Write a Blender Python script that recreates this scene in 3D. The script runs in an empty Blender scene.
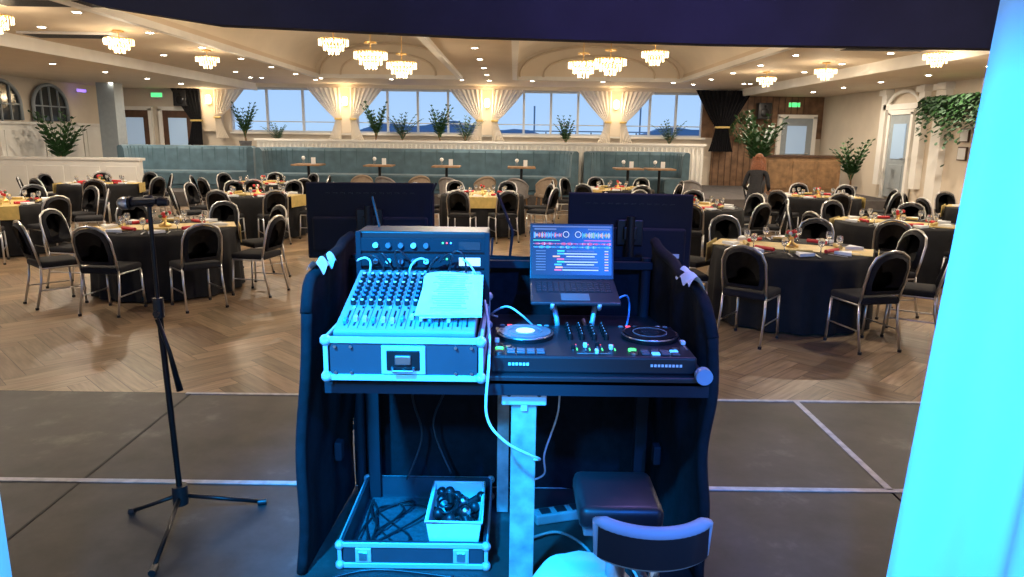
import bpy, bmesh, math, random
from mathutils import Vector, Matrix, Euler
random.seed(7)
R=math.radians
scene=bpy.context.scene
COL=scene.collection
try:
    scene.view_settings.view_transform='Standard'
except Exception as e: print(e)

# ---------------------------------------------------------------- materials
_m={}
def mat(name,col,rough=.6,metal=0,emis=None,es=0,noise=0.0,nscale=8,bump=0,spec=.5,trans=0,sheen=0,coat=0):
    if name in _m: return _m[name]
    m=bpy.data.materials.new(name); m.use_nodes=True
    nt=m.node_tree; b=nt.nodes['Principled BSDF']
    c=(*col,1)
    b.inputs['Base Color'].default_value=c
    b.inputs['Roughness'].default_value=rough
    b.inputs['Metallic'].default_value=metal
    b.inputs['Specular IOR Level'].default_value=spec
    if trans: b.inputs['Transmission Weight'].default_value=trans
    if sheen: b.inputs['Sheen Weight'].default_value=sheen
    if coat: b.inputs['Coat Weight'].default_value=coat
    if emis:
        b.inputs['Emission Color'].default_value=(*emis,1); b.inputs['Emission Strength'].default_value=es
    if noise or bump:
        tc=nt.nodes.new('ShaderNodeTexCoord'); n=nt.nodes.new('ShaderNodeTexNoise')
        n.inputs['Scale'].default_value=nscale; n.inputs['Detail'].default_value=5
        nt.links.new(tc.outputs['Object'],n.inputs['Vector'])
        if noise:
            r=nt.nodes.new('ShaderNodeValToRGB')
            r.color_ramp.elements[0].position=.3; r.color_ramp.elements[1].position=.7
            r.color_ramp.elements[0].color=tuple(max(0,x*(1-noise)) for x in col)+(1,)
            r.color_ramp.elements[1].color=tuple(min(1,x*(1+noise)) for x in col)+(1,)
            nt.links.new(n.outputs['Fac'],r.inputs['Fac']); nt.links.new(r.outputs['Color'],b.inputs['Base Color'])
        if bump:
            bp=nt.nodes.new('ShaderNodeBump'); bp.inputs['Strength'].default_value=bump; bp.inputs['Distance'].default_value=.01
            nt.links.new(n.outputs['Fac'],bp.inputs['Height']); nt.links.new(bp.outputs['Normal'],b.inputs['Normal'])
    _m[name]=m; return m

def wood_floor_mat():
    m=bpy.data.materials.new('herringbone_oak'); m.use_nodes=True; nt=m.node_tree; b=nt.nodes['Principled BSDF']
    at=nt.nodes.new('ShaderNodeVertexColor'); at.layer_name='Col'
    uv=nt.nodes.new('ShaderNodeUVMap'); uv.uv_map='UVMap'
    mp=nt.nodes.new('ShaderNodeMapping'); mp.inputs['Scale'].default_value=(3,30,1)
    n=nt.nodes.new('ShaderNodeTexNoise'); n.inputs['Scale'].default_value=1; n.inputs['Detail'].default_value=6
    nt.links.new(uv.outputs[0],mp.inputs[0]); nt.links.new(mp.outputs[0],n.inputs['Vector'])
    r=nt.nodes.new('ShaderNodeValToRGB'); r.color_ramp.elements[0].position=.3; r.color_ramp.elements[1].position=.72
    r.color_ramp.elements[0].color=(.55,.52,.49,1); r.color_ramp.elements[1].color=(1.1,1.1,1.1,1)
    nt.links.new(n.outputs['Fac'],r.inputs[0])
    mx=nt.nodes.new('ShaderNodeMixRGB'); mx.blend_type='MULTIPLY'; mx.inputs[0].default_value=1
    nt.links.new(at.outputs['Color'],mx.inputs[1]); nt.links.new(r.outputs[0],mx.inputs[2])
    nt.links.new(mx.outputs[0],b.inputs['Base Color']); b.inputs['Roughness'].default_value=.38
    return m

def stage_mat():
    m=bpy.data.materials.new('stage_deck_ply'); m.use_nodes=True; nt=m.node_tree; b=nt.nodes['Principled BSDF']
    tc=nt.nodes.new('ShaderNodeTexCoord')
    n=nt.nodes.new('ShaderNodeTexNoise'); n.inputs['Scale'].default_value=2.2; n.inputs['Detail'].default_value=10; n.inputs['Roughness'].default_value=.65
    n2=nt.nodes.new('ShaderNodeTexNoise'); n2.inputs['Scale'].default_value=60
    nt.links.new(tc.outputs['Object'],n.inputs['Vector']); nt.links.new(tc.outputs['Object'],n2.inputs['Vector'])
    r=nt.nodes.new('ShaderNodeValToRGB'); e=r.color_ramp.elements
    e[0].position=.32; e[0].color=(.015,.014,.014,1); e[1].position=.58; e[1].color=(.046,.041,.039,1)
    x=e.new(.70); x.color=(.11,.10,.09,1)
    nt.links.new(n.outputs['Fac'],r.inputs[0]); nt.links.new(r.outputs[0],b.inputs['Base Color'])
    b.inputs['Roughness'].default_value=.52
    b.inputs['Specular IOR Level'].default_value=.4
    bp=nt.nodes.new('ShaderNodeBump'); bp.inputs['Strength'].default_value=.15
    nt.links.new(n2.outputs['Fac'],bp.inputs['Height']); nt.links.new(bp.outputs['Normal'],b.inputs['Normal'])
    return m

BLACK=mat('black_fabric',(.008,.008,.011),.9,noise=.3,nscale=30,bump=.2,spec=.25)
BLACKP=mat('black_plastic',(.015,.015,.018),.4)
BLACKMT=mat('black_matt_plastic',(.014,.014,.02),.75,spec=.3)
BLACKM=mat('black_metal',(.02,.02,.022),.35,.6)
CHROME=mat('brushed_steel',(.62,.62,.64),.28,1)
ALU=mat('aluminium_edge',(.62,.64,.68),.45,.45)
CREAM=mat('cream_paint',(.66,.58,.48),.7,noise=.05,nscale=2)
CEIL=mat('ceiling_paint',(.68,.57,.44),.75,noise=.04,nscale=1.5)
VAULT=mat('vault_paint',(.80,.71,.58),.7,noise=.04,nscale=1.5)
WHITE=mat('white_paint',(.80,.78,.74),.55,noise=.04,nscale=3)
WHITEP=mat('white_plastic',(.78,.80,.82),.4)
PAPER=mat('paper',(.8,.82,.84),.8,noise=.03)
TEAL=mat('teal_velvet',(.075,.140,.185),.75,noise=.2,nscale=5,sheen=.2)
OAK=mat('oak_wood',(.30,.17,.08),.5,noise=.35,nscale=6)
DARKW=mat('dark_wood',(.09,.045,.025),.5,noise=.3,nscale=5)
PINE=mat('pine_plank',(.34,.31,.27),.6,noise=.35,nscale=14)
GREEN=mat('leaf_green',(.035,.10,.03),.55,noise=.4,nscale=9)
GREEN2=mat('leaf_sage',(.09,.16,.10),.6,noise=.3,nscale=9)
POT=mat('grey_pot',(.14,.14,.15),.5,noise=.1)
GOLD=mat('gold_satin',(.55,.40,.13),.5,noise=.15,nscale=12)
GOLDM=mat('gold_metal',(.8,.55,.22),.3,.9)
RED=mat('red_paper',(.55,.02,.03),.5)
GLASS=mat('glassware',(.9,.93,.95),.05,trans=.9)
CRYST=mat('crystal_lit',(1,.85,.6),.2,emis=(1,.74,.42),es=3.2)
LAMPW=mat('lamp_warm',(1,.9,.7),.3,emis=(1,.72,.38),es=10)
LAMPD=mat('downlight_lens',(1,.95,.85),.3,emis=(1,.9,.75),es=25)
BRICK=mat('brown_timber',(.20,.11,.06),.6,noise=.35,nscale=5)
GREYD=mat('grey_door_paint',(.30,.34,.37),.5,noise=.06)
DGLASS=mat('dark_glass',(.03,.035,.04),.12)
SKYG=mat('door_glass_daylight',(.3,.4,.5),.2,emis=(.45,.62,.85),es=.35)
SKIN=mat('skin',(.60,.36,.26),.55,noise=.05)
BEIGE=mat('beige_fabric',(.30,.23,.17),.8,noise=.12,nscale=12)
GREYF=mat('grey_fabric',(.20,.19,.19),.85,noise=.12,nscale=12)
NAVY=mat('navy_cloth',(.014,.015,.034),.85,noise=.25,nscale=3)
LEDG=mat('led_green',(.05,.6,.1),.4,emis=(.1,1,.25),es=1.5)
LEDR=mat('led_red',(.6,.05,.05),.4,emis=(1,.08,.1),es=1.5)
LEDB=mat('led_blue',(.05,.3,.9),.4,emis=(.1,.5,1),es=1.5)
LCD=mat('lcd_white',(.6,.7,.75),.4,emis=(.75,.9,1),es=.8)
GREYP=mat('mixer_panel',(.24,.27,.31),.45,.0,noise=.05)
SHEER=mat('ivory_voile',(.86,.80,.70),.8,noise=.03,nscale=8)
_nt=SHEER.node_tree;_b=_nt.nodes['Principled BSDF'];_t=_nt.nodes.new('ShaderNodeBsdfTranslucent');_t.inputs[0].default_value=(.9,.85,.78,1)
_x=_nt.nodes.new('ShaderNodeMixShader');_x.inputs[0].default_value=.35
_nt.links.new(_b.outputs[0],_x.inputs[1]);_nt.links.new(_t.outputs[0],_x.inputs[2]);_nt.links.new(_x.outputs[0],_nt.nodes['Material Output'].inputs[0])

# ---------------------------------------------------------------- mesh builder
class MB:
    def __init__(s): s.v=[];s.f=[];s.m=[];s.s=[];s.mats=[]
    def mi(s,m):
        if m not in s.mats: s.mats.append(m)
        return s.mats.index(m)
    def add(s,vs,fs,m,smooth=False,M=None):
        o=len(s.v); k=s.mi(m)
        for p in vs:
            p=Vector(p); s.v.append(tuple(M@p) if M is not None else tuple(p))
        for f in fs: s.f.append(tuple(i+o for i in f)); s.m.append(k); s.s.append(smooth)
    def box(s,c,d,m,bev=0,M=None,rz=0,rx=0,ry=0):
        T=Matrix.Translation(c)@Euler((rx,ry,rz)).to_matrix().to_4x4()
        if M is not None: T=M@T
        if bev<=0:
            x,y,z=d[0]/2,d[1]/2,d[2]/2
            vs=[(a,b,e) for e in(-z,z) for b in(-y,y) for a in(-x,x)]
            s.add(vs,[(0,2,3,1),(4,5,7,6),(0,1,5,4),(2,6,7,3),(0,4,6,2),(1,3,7,5)],m,False,T); return
        bm=bmesh.new(); bmesh.ops.create_cube(bm,size=1)
        for v in bm.verts: v.co=Vector((v.co.x*d[0],v.co.y*d[1],v.co.z*d[2]))
        bmesh.ops.bevel(bm,geom=bm.edges[:],offset=bev,segments=3,profile=.5,affect='EDGES')
        bm.verts.index_update()
        s.add([v.co.copy() for v in bm.verts],[[v.index for v in f.verts] for f in bm.faces],m,bev>.012,T); bm.free()
    def cyl(s,a,b,r0,m,r1=None,n=12,M=None,caps=True,smooth=True):
        r1=r0 if r1 is None else r1
        a=Vector(a);b=Vector(b);d=(b-a).normalized()
        u=d.orthogonal().normalized();w=d.cross(u)
        vs=[];
        for p,r in((a,r0),(b,r1)):
            for i in range(n):
                t=2*math.pi*i/n; vs.append(p+(u*math.cos(t)+w*math.sin(t))*r)
        s.add(vs,[(i,(i+1)%n,n+(i+1)%n,n+i) for i in range(n)],m,smooth,M)
        if caps: s.add(vs,[tuple(range(n))[::-1],tuple(range(n,2*n))],m,False,M)
    def tube(s,pts,r,m,n=8,M=None,closed=False):
        P=[Vector(p) for p in pts]; k=len(P)
        rs=r if isinstance(r,(list,tuple)) else [r]*k
        vs=[];u=None
        for i in range(k):
            if closed: d=(P[(i+1)%k]-P[i-1]).normalized()
            else: d=(P[min(i+1,k-1)]-P[max(i-1,0)]).normalized()
            if u is None: u=d.orthogonal().normalized()
            else:
                u=(u-d*u.dot(d)); u=u.normalized() if u.length>1e-6 else d.orthogonal().normalized()
            w=d.cross(u)
            for j in range(n):
                t=2*math.pi*j/n; vs.append(P[i]+(u*math.cos(t)+w*math.sin(t))*rs[i])
        fs=[]
        for i in range(k if closed else k-1):
            a=i*n;b=((i+1)%k)*n
            for j in range(n): fs.append((a+j,a+(j+1)%n,b+(j+1)%n,b+j))
        if not closed: fs+= [tuple(range(n))[::-1],tuple(range((k-1)*n,k*n))]
        s.add(vs,fs,m,True,M)
    def lathe(s,prof,c,m,n=24,M=None,fn=None):
        vs=[];c=Vector(c)
        for r,z in prof:
            for i in range(n):
                t=2*math.pi*i/n; rr=fn(r,z,t) if fn else r
                vs.append(c+Vector((rr*math.cos(t),rr*math.sin(t),z)))
        fs=[]
        for k in range(len(prof)-1):
            for i in range(n): fs.append((k*n+i,k*n+(i+1)%n,(k+1)*n+(i+1)%n,(k+1)*n+i))
        s.add(vs,fs,m,True,M)
    def ball(s,c,r,m,n=12,M=None):
        r=(r,r,r) if not isinstance(r,(list,tuple)) else r
        vs=[];fs=[];k=max(4,n//2+1)
        for a in range(k):
            ph=math.pi*a/(k-1)
            for b in range(n):
                t=2*math.pi*b/n
                vs.append((c[0]+r[0]*math.sin(ph)*math.cos(t),c[1]+r[1]*math.sin(ph)*math.sin(t),c[2]+r[2]*math.cos(ph)))
        for a in range(k-1):
            for b in range(n): fs.append((a*n+b,(a+1)*n+b,(a+1)*n+(b+1)%n,a*n+(b+1)%n))
        s.add(vs,fs,m,True,M)
    def surf(s,fn,nu,nv,m,M=None,smooth=True):
        vs=[fn(i/nu,j/nv) for j in range(nv+1) for i in range(nu+1)]
        s.add(vs,[(j*(nu+1)+i,j*(nu+1)+i+1,(j+1)*(nu+1)+i+1,(j+1)*(nu+1)+i) for j in range(nv) for i in range(nu)],m,smooth,M)
    def prism(s,poly,off,m,M=None):
        off=Vector(off);n=len(poly);vs=[Vector(p) for p in poly]+[Vector(p)+off for p in poly]
        s.add(vs,[tuple(range(n))[::-1],tuple(range(n,2*n))]+[(i,(i+1)%n,n+(i+1)%n,n+i) for i in range(n)],m,False,M)
    def mesh(s,name):
        me=bpy.data.meshes.new(name); me.from_pydata(s.v,[],s.f)
        for m in s.mats: me.materials.append(m)
        me.polygons.foreach_set('material_index',s.m); me.polygons.foreach_set('use_smooth',s.s)
        me.update(); return me
    def obj(s,name,loc=(0,0,0),rz=0,parent=None):
        return place(s.mesh(name),name,loc,rz,parent)
def place(me,name,loc=(0,0,0),rz=0,parent=None,sc=1):
    o=bpy.data.objects.new(name,me); o.location=loc; o.rotation_euler=(0,0,rz); o.scale=(sc,sc,sc); COL.objects.link(o)
    if parent: o.parent=parent
    return o
def boxobj(name,c,d,m,bev=0):
    b=MB(); b.box((0,0,0),d,m,bev); return b.obj(name,c)

SZ=.25   # stage height
CZ=3.4   # ceiling
# ---------------------------------------------------------------- floor
def make_floor():
    n=5;W=.16; vs=[];fs=[];cols=[];uvs=[]
    c45=math.cos(R(45));ext=int(22/W)
    x0,x1,y0,y1=-13.2,10.2,3.9,18.4
    g=.0025
    cx,cy=-1.5,11.2
    def quad(a,b,w,h,vert):
        ax,ay,bx,by=a*W+g,b*W+g,(a+w)*W-g,(b+h)*W-g
        mx,my=(ax+bx)/2,(ay+by)/2
        X=cx+(mx-my)*c45;Y=cy+(mx+my)*c45
        if not(x0<X<x1 and y0<Y<y1): return
        P=[(ax,ay),(bx,ay),(bx,by),(ax,by)]
        o=len(vs)
        for px,py in P: vs.append((cx+(px-py)*c45,cy+(px+py)*c45,0))
        fs.append((o,o+1,o+2,o+3))
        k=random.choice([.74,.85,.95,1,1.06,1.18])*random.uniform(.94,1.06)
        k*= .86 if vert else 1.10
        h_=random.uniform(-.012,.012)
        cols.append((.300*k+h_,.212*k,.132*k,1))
        ru=random.uniform(0,50);L=n*W
        q=[(0,0),(L,0),(L,W),(0,W)] if not vert else [(0,0),(0,W),(L,W),(L,0)]
        uvs.append([(ru+u,ru+v) for u,v in q])
    for y in range(-ext,ext):
        x=-ext-((-ext-y)%(2*n))
        while x<ext:
            quad(x,y,n,1,False); x+=2*n
    for x in range(-ext,ext):
        y=x-2*n+1; y-= ((y+ext)//(2*n))*(2*n)
        while y<ext:
            quad(x,y,1,n,True); y+=2*n
    nb=len(fs); o=len(vs)
    vs+= [(-13,-2,-.003),(10,-2,-.003),(10,24,-.003),(-13,24,-.003)]; fs.append((o,o+1,o+2,o+3))
    me=bpy.data.meshes.new('floor'); me.from_pydata(vs,[],fs)
    ca=me.color_attributes.new('Col','FLOAT_COLOR','CORNER'); ul=me.uv_layers.new(name='UVMap')
    for p in me.polygons:
        for k,li in enumerate(p.loop_indices):
            if p.index<nb:
                ca.data[li].color=cols[p.index]; ul.data[li].uv=uvs[p.index][k]
            else:
                ca.data[li].color=(.05,.032,.02,1)
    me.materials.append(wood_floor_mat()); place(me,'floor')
make_floor()

# stage
b=MB(); SM=stage_mat()
xs=[-6.2,-2.02,1.8,6.2]; ys=[-1.5,.7,1.92,3.13,4.32]
for i in range(3):
    for j in range(4):
        b.box(((xs[i]+xs[i+1])/2,(ys[j]+ys[j+1])/2,SZ/2),(xs[i+1]-xs[i]-.012,ys[j+1]-ys[j]-.012,SZ),SM)
b.obj('stage')
b=MB(); TR=mat('white_edge_strip',(.42,.42,.42),.5,noise=.25,nscale=20)
b.box((0,3.13,SZ+.002),(9.4,.034,.004),TR)
b.box((.9+.1,4.305,SZ+.002),(6.1,.03,.004),TR)
b.box((1.8,3.72,SZ+.002),(.034,1.17,.004),TR)
b.box((0,4.325,SZ/2),(12.4,.01,SZ-.01),BLACK)
b.obj('trim_stage_edge')
b=MB(); DK=mat('deck_joint',(.012,.012,.012),.7)
b.box((-2.02,3.72,SZ+.001),(.014,1.17,.002),DK); b.box((-2.02,2.5,SZ+.001),(.012,1.2,.002),DK)
b.obj('trim_stage_joint')

boxobj('platform_seating',(-1.45,21.2,.175),(22.7,5.5,.35),mat('platform_carpet',(.10,.09,.09),.9,noise=.2,nscale=6))

# ---------------------------------------------------------------- walls
XL,XR,YB=-13,10,24
SILL=1.88;HEAD=3.28;WX0,WX1=-9.2,6.1
b=MB()
b.box(((XL+XR)/2,YB+.15,SILL/2),(XR-XL,.3,SILL),CREAM)
b.box(((XL+XR)/2,YB+.15,(HEAD+4.6)/2),(XR-XL,.3,4.6-HEAD),CREAM)
b.box(((XL+WX0)/2,YB+.15,(SILL+HEAD)/2),(WX0-XL,.3,HEAD-SILL),CREAM)
b.box(((XR+WX1)/2,YB+.15,(SILL+HEAD)/2),(XR-WX1,.3,HEAD-SILL),BRICK)
b.obj('wall_back')
boxobj('wall_left',(XL-.3,11,2.3),(.6,26.6,4.6),CREAM)
boxobj('wall_right',(XR+.3,11,2.3),(.6,26.6,4.6),CREAM)
cols_x=[-9.75,-5.4,-.87,3.25]
k=1
FR=mat('white_window_frame',(.60,.64,.70),.4)
for a,c in((WX0,-5.7),(-5.1,-1.17),(-.57,2.95),(3.55,WX1)):
    b=MB(); w=c-a;nn=max(2,round(w/1.0))
    b.box(((a+c)/2,YB+.1,SILL+.03),(w,.12,.06),FR);b.box(((a+c)/2,YB+.1,HEAD-.03),(w,.12,.06),FR)
    for i in range(nn+1):
        b.box((a+w*i/nn,YB+.1,(SILL+HEAD)/2),(.07,.1,HEAD-SILL),FR)
    b.box(((a+c)/2,YB+.1,SILL+.34),(w,.06,.03),FR)
    b.obj('window_%d'%k);k+=1
for i,x in enumerate(cols_x):
    boxobj('wall_pier_%d'%(i+1),(x,YB-.05,(SILL+CZ)/2),(.62,.3,CZ-SILL),CREAM)
boxobj('trim_sill',(-1.5,YB-.06,SILL-.03),(15.4,.22,.06),WHITE)
boxobj('trim_pelmet',(-1.5,YB-.15,HEAD+.08),(16,.16,.12),VAULT)

def curtain(side,mt,wtop=1.05,wt=.16,wbot=.42,h=1.6,tie=.40):
    b=MB()
    def fn(u,v):
        z=v*h
        if v<tie: w=wbot+(wt-wbot)*(v/tie)**.8
        else: w=wt+(wtop-wt)*((v-tie)/(1-tie))**.85
        x=side*(.02+u*w); y=-.045*math.sin(u*math.pi*14)*(.3+.7*w)-.02
        return (x,y,z)
    b.surf(fn,70,16,mt)
    b.box((side*(wt/2+.02),-.03,tie*h),(wt+.06,.12,.06),GOLD,.01)
    return b.mesh('curtain')
cl=curtain(-1,SHEER);cr=curtain(1,SHEER)
for x in cols_x:
    if x>-9.5: place(cl,'tied_curtain',(x-.14,YB-.3,SILL-.2))
    place(cr,'tied_curtain',(x+.14,YB-.3,SILL-.2))
kl=curtain(-1,BLACK,1.0,.3,.5,1.9);kr=curtain(1,BLACK,1.0,.3,.5,1.9)
place(kl,'black_curtain',(6.75,YB-.45,1.45));place(kr,'black_curtain',(6.5,YB-.47,1.45))
place(kl,'black_curtain',(-9.95,YB-.45,1.45))
sm=MB()
sm.box((0,0,0),(.1,.04,.3),GOLDM,.01)
sm.lathe([(.0,-.12),(.07,-.1),(.09,0),(.08,.12),(.05,.16)],(0,-.12,0),LAMPW,12)
sm.cyl((0,0,-.08),(0,-.12,-.1),.012,GOLDM)
sm=sm.mesh('wall_sconce')
for x in cols_x: place(sm,'wall_sconce',(x,YB-.24,2.85))

# outside
b=MB(); SEA=mat('sea_water',(.19,.32,.50),.6,noise=.2,nscale=.05)
b.box((0,420,-4.5),(1600,780,.2),SEA); b.obj('sea')
b=MB()
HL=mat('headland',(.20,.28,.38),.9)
pp=[(-90,300,-4.4)]+[(-90+6*i,300,1.5+5*math.sin(i*.16)**2+1.2*math.sin(i*1.3)) for i in range(40)]+[(144,300,-4.4)]
b.prism(pp,(0,10,0),HL); b.obj('headland')
b=MB()
for i in range(26): b.box((-8+i*.9,44,1.0),(.08,.08,2.2),HL)
b.box((3,44,2.15),(24,.1,.07),HL);b.box((3,44,1.5),(24,.1,.05),HL);b.box((3,45,-.1),(40,4,.1),mat('promenade',(.25,.28,.32),.8,noise=.1))
b.cyl((1.2,44,0),(1.2,44,3.6),.05,HL);b.cyl((7.5,44,0),(7.5,44,3.6),.05,HL)
b.obj('promenade_railing')

# ---------------------------------------------------------------- ceiling w/ vaults
H=[(-5.3,-1.45),(.0,4.5)];HY0,HY1=7.0,20.0
b=MB()
def cb(x0,x1,y0,y1): b.box(((x0+x1)/2,(y0+y1)/2,CZ+.06),(x1-x0,y1-y0,.12),CEIL)
cb(XL,XR,-2,HY0);cb(XL,XR,HY1,24)
cb(XL,H[0][0],HY0,HY1);cb(H[0][1],H[1][0],HY0,HY1);cb(H[1][1],XR,HY0,HY1)
RISE=.85
def vz(f): return math.sin(math.pi*min(max(f,0),1))**.8 if 0<f<1 else 0
for x0,x1 in H:
    xc=(x0+x1)/2;hw=(x1-x0)/2
    b.surf(lambda u,v:(xc-(hw+.03)*math.cos(math.pi*u),HY0-.03+(HY1-HY0+.06)*v,CZ+.01+RISE*vz(u)),28,6,VAULT)
    for y in(HY0+.01,HY1-.01):
        arc=[(xc-(hw+.03)*math.cos(math.pi*i/28),y,CZ+.005+(RISE+.06)*vz(i/28)) for i in range(29)]
        b.add(arc,[tuple(range(29))],VAULT)
b.obj('ceiling')
b=MB()
for x0,x1 in H:
    xc=(x0+x1)/2;hw=(x1-x0)/2
    for x in(x0,x1): b.box((x,(HY0+HY1)/2,CZ-.03),(.12,HY1-HY0,.1),WHITE)
    for y in(HY0,HY1): b.box((xc,y,CZ-.03),(x1-x0,.12,.1),WHITE)
    for s_ in(.94,.66):
        b.tube([(xc-hw*s_*math.cos(math.pi*i/24),HY1-.06,CZ+RISE*s_*vz(i/24)) for i in range(25)],.03,CEIL,6)
b.obj('trim_vaults')
boxobj('ceiling_soffit_left',(-10.6,14,3.3),(4.6,19.8,.2),CEIL)
boxobj('ceiling_soffit_right',(8.6,14,3.3),(2.7,19.8,.2),CEIL)
boxobj('trim_soffit_left',(-8.28,14,3.3),(.06,19.8,.24),WHITE)
boxobj('trim_soffit_right',(7.23,14,3.3),(.06,19.8,.24),WHITE)

b=MB(); dl=[]
for x,z in((-9.5,3.2),(-7.2,CZ),(-5.8,CZ),(-.72,CZ),(5.2,CZ),(6.7,CZ),(8.5,3.2)):
    for i in range(8):
        y=7.6+i*1.95+(.5 if x in(-5.8,5.2) else 0)
        dl.append((x,y,z))
for x in range(-12,10,2): dl.append((x+.5,21.2,3.2 if (x+.5<-8.2 or x+.5>7.2) else CZ)); 
for x,y,z in dl:
    b.cyl((x,y,z-.012),(x,y,z+.01),.075,WHITE,n=14)
    b.cyl((x,y,z-.016),(x,y,z-.011),.052,LAMPD,n=14)
b.obj('recessed_downlights')
b=MB()
b.box((0,0,0),(1.5,.55,.04),WHITE,.008)
for i in range(9): b.box((0,-.2+i*.05,-.022),(1.36,.022,.012),BLACKP)
vm=b.mesh('ceiling_vent')
for x,y,z in((-5.6,9.2,CZ-.02),(6.2,12.6,CZ-.02),(8.3,10.2,3.18),(-7.2,12.3,CZ-.02)): place(vm,'ceiling_vent',(x,y,z))
b=MB();b.box((0,0,0),(.4,.06,.18),WHITEP,.01);b.box((0,-.035,0),(.34,.01,.12),LEDG)
ex=b.mesh('exit_sign')
place(ex,'exit_sign',(-11.5,YB-.1,3.0));place(ex,'exit_sign',(9.0,YB-.1,2.95))

def chandelier():
    b=MB()
    b.cyl((0,0,.25),(0,0,.28),.12,GOLDM,n=16)
    b.cyl((0,0,.08),(0,0,.26),.012,GOLDM)
    for r,z,kk in((.31,.10,3),(.21,.0,3),(.11,-.08,3)):
        b.tube([(r*math.cos(t*2*math.pi/24),r*math.sin(t*2*math.pi/24),z) for t in range(24)],.012,GOLDM,6,closed=True)
        n=int(r*90)
        for i in range(n):
            t=2*math.pi*i/n
            for k in range(kk):
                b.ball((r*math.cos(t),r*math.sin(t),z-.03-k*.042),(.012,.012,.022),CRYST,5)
    for t in range(8):
        a=t*math.pi/4
        b.ball((.16*math.cos(a),.16*math.sin(a),.06),.03,LAMPW,8)
    b.cyl((-.3,0,.1),(.3,0,.1),.008,GOLDM);b.cyl((0,-.3,.1),(0,.3,.1),.008,GOLDM)
    return b.mesh('chandelier')
ch=chandelier()
CH=[(-2.42,12.6,3.12),(-2.1,13.9,3.08),(-2.65,11,3.14),(1.25,13.7,3.11),(1.68,13.2,3.12),(2.25,12.1,3.15),(-6.2,11.8,3.2),(-6.6,9.6,3.2),(-5.9,14.4,3.2),(6.9,12.3,3.2),(6.3,15.2,3.2),(5.85,17.4,3.2)]
for i,(x,y,z) in enumerate(CH):
    place(ch,'crystal_chandelier',(x,y,z),sc=.88 if i in(0,1,3,4) else .68)
b=MB()
for x,y,z in CH[:6]: b.cyl((x,y,z+.25),(x,y,4.1),.008,GOLDM)
b.obj('chandelier_suspension_rods')

# ---------------------------------------------------------------- plants helper
def leafstrip(b,p0,d,L,w,droop,m,seg=6):
    d=Vector(d).normalized();side=Vector((-d.y,d.x,0)).normalized() if abs(d.z)<.99 else Vector((1,0,0))
    P=[];p=Vector(p0);dd=d.copy()
    for i in range(seg+1):
        P.append(p.copy());p=p+dd*(L/seg);dd=(dd+Vector((0,0,-droop/seg))).normalized()
    vs=[];fs=[]
    for i,q in enumerate(P):
        t=i/seg; ww=w*math.sin(math.pi*(.12+.86*t))
        vs+= [q-side*ww+Vector((0,0,-ww*.3)),q,q+side*ww+Vector((0,0,-ww*.3))]
    for i in range(seg):
        a=i*3; fs+= [(a,a+1,a+4,a+3),(a+1,a+2,a+5,a+4)]
    b.add(vs,fs,m,True); return P
# ---------------------------------------------------------------- left wall joinery
b=MB()
for y0 in(14.8,16.6,18.5,20.3,22.1):
    zb=0 if y0<18 else .36
    b.box((XL+.04,y0+.85,(zb+2.0)/2),(.06,1.74,2.0-zb),WHITE)
    b.box((XL+.085,y0+.85,1.35),(.03,1.45,1.0),WHITE,.012)
b.box((XL+.08,19.2,2.03),(.14,9.0,.07),WHITE)
b.obj('wainscot_panelling')
b=MB()
for yc_,wd in((16.6,.75),(18.6,.75),(20.6,.75)):
    arc=[(XL+.05,yc_-wd,2.1),(XL+.05,yc_-wd,2.5)]+[(XL+.05,yc_-wd*math.cos(math.pi*i/16),2.5+.58*math.sin(math.pi*i/16)) for i in range(1,16)]+[(XL+.05,yc_+wd,2.5),(XL+.05,yc_+wd,2.1)]
    b.prism(arc,(.03,0,0),DGLASS)
    b.tube([(p[0]+.06,p[1],p[2]) for p in arc],.045,GREYD,8)
    for dy in(-.37,0,.37): b.box((XL+.10,yc_+dy,2.53),(.04,.035,.86 if dy else 1.0),GREYD)
    b.box((XL+.10,yc_,2.5),(.04,wd*2,.035),GREYD)
b.obj('trim_arched_alcoves')
b=MB(); b.box((0,0,0),(.05,.4,.08),mat('neon_violet',(.3,.2,.9),.4,emis=(.35,.2,1),es=1.5),.01); b.obj('neon_sign',(XL+.25,21.9,3.0))
boxobj('column',(-11.7,21.5,1.78),(.5,.5,2.84),GREYD)
b=MB(); b.box((0,0,0),(3.6,.16,1.15),WHITE)
for i in range(4): b.box((-1.35+.9*i,-.09,0),(.74,.03,.85),WHITE,.012)
b.box((0,0,.6),(3.7,.26,.06),WHITE)
hw=b.mesh('half_wall')
place(hw,'half_wall',(-11.0,18.0,.58))
def door(w=.95,h=2.1,m=GREYD,glass=SKYG):
    b=MB()
    b.box((0,.0,h/2),(w,.06,h),m)
    b.box((-w/2-.06,-.01,h/2),(.12,.12,h+.1),WHITE);b.box((w/2+.06,-.01,h/2),(.12,.12,h+.1),WHITE);b.box((0,-.01,h+.06),(w+.24,.12,.12),WHITE)
    b.box((0,-.035,h*.68),(w*.62,.02,h*.42),glass); b.box((0,-.035,h*.25),(w*.66,.02,h*.3),m,.008)
    b.cyl((w*.38,-.05,1.0),(w*.38,-.1,1.0),.02,CHROME);b.cyl((w*.38,-.1,1.0),(w*.28,-.1,1.0),.012,CHROME)
    return b.mesh('door')
dm=door(m=DARKW)
place(dm,'door_1',(-10.9,YB-.08,.42));place(dm,'door_2',(-12.3,YB-.08,.42))

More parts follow.
